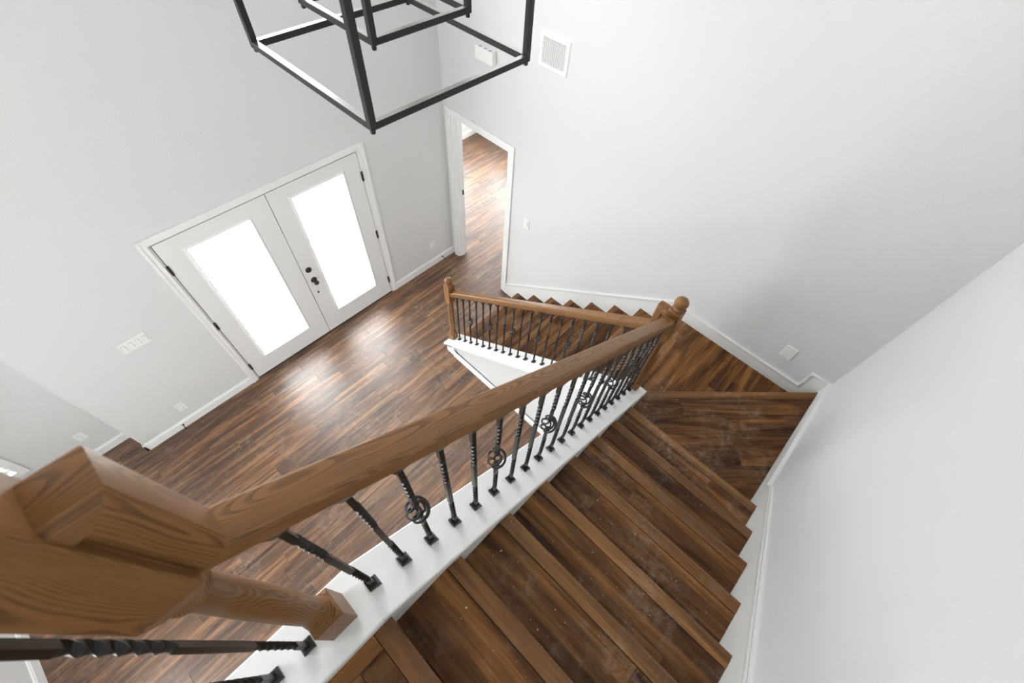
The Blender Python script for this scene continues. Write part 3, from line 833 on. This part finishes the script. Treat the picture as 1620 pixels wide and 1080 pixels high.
for k in range(4):
    a = math.pi / 4 + k * math.pi / 2; x, y = CX + .07 * math.cos(a), CY + .07 * math.sin(a)
    MB().tube([(CX, CY, 4.365), (x * .5 + CX * .5, y * .5 + CY * .5, 4.35), (x, y, 4.33)], .006, 8).build('lamp_arm', M_CHAN, ch)
    cd = MB().lathe([(.014, 4.27), (.016, 4.275), (.016, 4.33), (.010, 4.335)], 14, (x, y, 0)).build('candle_sleeve', M_CHAN, ch)
    MB().lathe([(.002, 4.18), (.012, 4.20), (.017, 4.225), (.013, 4.255), (.010, 4.272)], 14, (x, y, 0)).build('bulb', M_BULB, cd)

# ------------------------------------------------------------------ wall plates, vent, chime, door stops
def plate(name, label, cat, axis, plane, a, z, w, h, kind, gangs=1):
    """cover plate on a wall: axis is the wall normal; x walls face +x, y walls face -y"""
    sg = 1 if axis == 'x' else -1
    loc = (plane, a, z - h / 2) if axis == 'x' else (a, plane, z - h / 2)
    t = thing(name, loc, label, cat, 'white wall plates')
    def bx(u0, u1, w0, w1, q0, q1):
        q0, q1 = sorted((plane + sg * q0, plane + sg * q1))
        return (q0, q1, a + u0, a + u1, z + w0, z + w1) if axis == 'x' else (a + u0, a + u1, q0, q1, z + w0, z + w1)
    MB().bbox(*bx(-w / 2, w / 2, -h / 2, h / 2, 0, .007), .003).build('cover_plate', M_PLAS, t)
    gw = w / gangs
    for k in range(gangs):
        c = -w / 2 + gw * (k + .5)
        if kind == 'switch':
            r = MB().bbox(*bx(c - .016, c + .016, -.033, .033, .005, .0095), .0012).build('rocker_frame', M_RECESS, t)
            b = MB(); x0 = c - .013
            b.bbox(*bx(c - .0135, c + .0135, -.030, .030, .008, .0125), .0015); b.build('rocker', M_PLAS, r)
        else:
            for s_ in (-1, 1):
                f = MB().bbox(*bx(c - .017, c + .017, s_ * .021 - .0145, s_ * .021 + .0145, .005, .009), .004, 'x', 2).build('socket', M_PLAS, t)
                sl = MB()
                for du in (-.0065, .0065): sl.box(*bx(c + du - .0012, c + du + .0012, s_ * .021 - .001, s_ * .021 + .007, .0085, .0094))
                sl.box(*bx(c - .002, c + .002, s_ * .021 - .009, s_ * .021 - .005, .0085, .0094))
                sl.build('slots', M_GREY, f)
plate('light_switch', 'wide white four-gang light switch plate left of the front doors', 'light switch', 'x', 0, -3.465, 1.275, .212, .122, 'switch', 4)
plate('wall_outlet', 'white outlet low on the wall left of the front doors', 'outlet', 'x', 0, -3.619, .30, .08, .122, 'outlet')
plate('wall_outlet', 'white outlet low on the wall between front doors and the open doorway', 'outlet', 'x', 0, -.347, .352, .08, .122, 'outlet')
plate('wall_outlet', 'white outlet on the recessed wall at far left near the window', 'outlet', 'x', -.276, -4.384, .366, .08, .122, 'outlet')
plate('light_switch', 'single white light switch right of the open doorway', 'light switch', 'y', 0, 1.258, 1.31, .076, .122, 'switch')
plate('wall_outlet', 'white outlet above the corner landing baseboard', 'outlet', 'y', 0, 3.945, 1.778, .088, .130, 'outlet')

v_ = thing('air_vent', (1.349, 0, 2.874), 'square white return air vent grille high on the textured wall', 'vent')
b = MB(); x0, x1, z0, z1 = 1.203, 1.495, 2.874, 3.121; w = .034
def frm(q):   # raised flange with sloped faces
    O = [(x0, z0), (x1, z0), (x1, z1), (x0, z1)]; I = [(x0 + w, z0 + w), (x1 - w, z0 + w), (x1 - w, z1 - w), (x0 + w, z1 - w)]
    for k in range(4):
        k2 = (k + 1) % 4; o0, o1, i0, i1 = O[k], O[k2], I[k], I[k2]
        m0 = (o0[0] * .8 + i0[0] * .2, o0[1] * .8 + i0[1] * .2); m1 = (o1[0] * .8 + i1[0] * .2, o1[1] * .8 + i1[1] * .2)
        vs = [(o0[0], 0, o0[1]), (o1[0], 0, o1[1]), (m1[0], -.009, m1[1]), (m0[0], -.009, m0[1]), (i1[0], -.007, i1[1]), (i0[0], -.007, i0[1]), (i1[0], -.0005, i1[1]), (i0[0], -.0005, i0[1])]
        b.add(vs, [(0, 1, 2, 3), (3, 2, 4, 5), (5, 4, 6, 7)])
frm(0); b.build('vent_frame', M_PLAS, v_)
MB().box(x0 + w, x1 - w, -.0012, -.0004, z0 + w, z1 - w).build('duct_opening', M_SLOT, v_)
nv = 13
for k in range(nv):
    u = x0 + w + (x1 - x0 - 2 * w) * (k + .5) / nv
    MB().add([(u - .0055, -.0062, z0 + w), (u + .001, -.0022, z0 + w), (u + .002, -.0026, z0 + w), (u - .0045, -.0068, z0 + w), (u - .0055, -.0062, z1 - w), (u + .001, -.0022, z1 - w), (u + .002, -.0026, z1 - w), (u - .0045, -.0068, z1 - w)],
             [(0, 1, 2, 3), (7, 6, 5, 4), (0, 4, 5, 1), (1, 5, 6, 2), (2, 6, 7, 3), (3, 7, 4, 0)]).build('slat', M_PLAS, v_)
for k in range(15):
    zz = z0 + w + (z1 - z0 - 2 * w) * (k + .5) / 15
    MB().box(x0 + w, x1 - w, -.0021, -.0013, zz - .0028, zz + .0028).build('cross_slat', M_PLAS, v_)
for sx in (x0 + w / 2, x1 - w / 2): MB().lathe([(.004, -.0095), (.004, -.007)], 10, (sx, 0, (z0 + z1) / 2), axis='y').build('screw', M_GREY, v_)

c_ = thing('door_chime', (.648, 0, 2.705), 'small white plastic chime box mounted high on the textured wall', 'chime box')
MB().bbox(.543, .752, -.055, -.0005, 2.708, 2.812, .006, 'x', 2).build('cover', M_PLAS, c_)
MB().box(.548, .747, -.010, -.0002, 2.703, 2.815).build('back_plate', M_PLAS, c_)
for k in range(3):
    u = .575 + k * .058
    MB().box(u, u + .032, -.046, -.022, 2.8115, 2.8128).build('grille_slot', M_GREY, c_)

def door_stop(label, y):
    t = thing('door_stop', (.015, y, .06), label, 'door stop', 'black baseboard door stops')
    MB().lathe([(.011, .0145), (.011, .019), (.006, .022)], 12, (0, y, .062), axis='x').build('mount', M_HARD, t)
    sp = MB(); sp.tube([(.02 + .05 * i / 60, y + .0042 * math.cos(i * .75), .062 + .0042 * math.sin(i * .75)) for i in range(61)], .0016, 5); sp.build('spring', M_HARD, t)
    MB().lathe([(.005, .068), (.0085, .071), (.0085, .082), (.006, .085)], 12, (0, y, .062), axis='x').build('rubber_tip', M_HARD, t)
door_stop('black spring door stop on the baseboard left of the front doors', -3.735)
door_stop('black spring door stop on the baseboard next to the open doorway', -.215)

# ------------------------------------------------------------------ construction crumbs on treads and floor
b = MB(); rnd = random.Random(3)
def crumb(x, y, z, s_):
    a = rnd.uniform(0, 6.3); vs = []
    for k in range(3):
        w = a + k * 2.1; vs.append((x + s_ * rnd.uniform(.6, 1.2) * math.cos(w), y + s_ * rnd.uniform(.6, 1.2) * math.sin(w), z))
    vs.append((x + rnd.uniform(-.3, .3) * s_, y + rnd.uniform(-.3, .3) * s_, z + s_ * rnd.uniform(.4, .9)))
    b.add(vs, [(0, 2, 1), (0, 1, 3), (1, 2, 3), (2, 0, 3)])
for i in range(7, 0, -1):
    yf = Y7 - RU * (7 - i); z = ZL2 + H * (8 - i)
    for _ in range(16):
        yy = yf - NW - .004 - abs(rnd.gauss(0, .05)) if rnd.random() < .5 else yf - rnd.uniform(.02, RU - .01)
        crumb(XT0 + .1 + (XIN - XT0 - .2) * min(max(rnd.gauss(.5, .22), 0), 1), max(yy, yf - RU + .01), z + .0005, rnd.uniform(.0012, .0034))
for _ in range(26): 
    x = rnd.uniform(3.4, 4.2); y = rnd.uniform(-1.2, x - DG - .05); crumb(x, y, ZL2 + .0005, rnd.uniform(.0012, .003))
for _ in range(20):
    x = rnd.uniform(3.1, 4.0); y = rnd.uniform(max(-.98, x - DG + .05), -.05); crumb(x, y, ZL1 + .0005, rnd.uniform(.0012, .0035))
for _ in range(70): crumb(min(max(rnd.gauss(.7, .5), .05), 2.8), rnd.uniform(-3.6, -.1) if rnd.random() < .5 else rnd.uniform(-1.0, -.1) , .0005, rnd.uniform(.002, .006))
o = b.build('debris', paint('plaster_crumbs', (.62, .55, .47), .8)); o['kind'] = 'stuff'; o['label'] = 'pale construction crumbs scattered over the dark treads and floor'; o['category'] = 'debris'
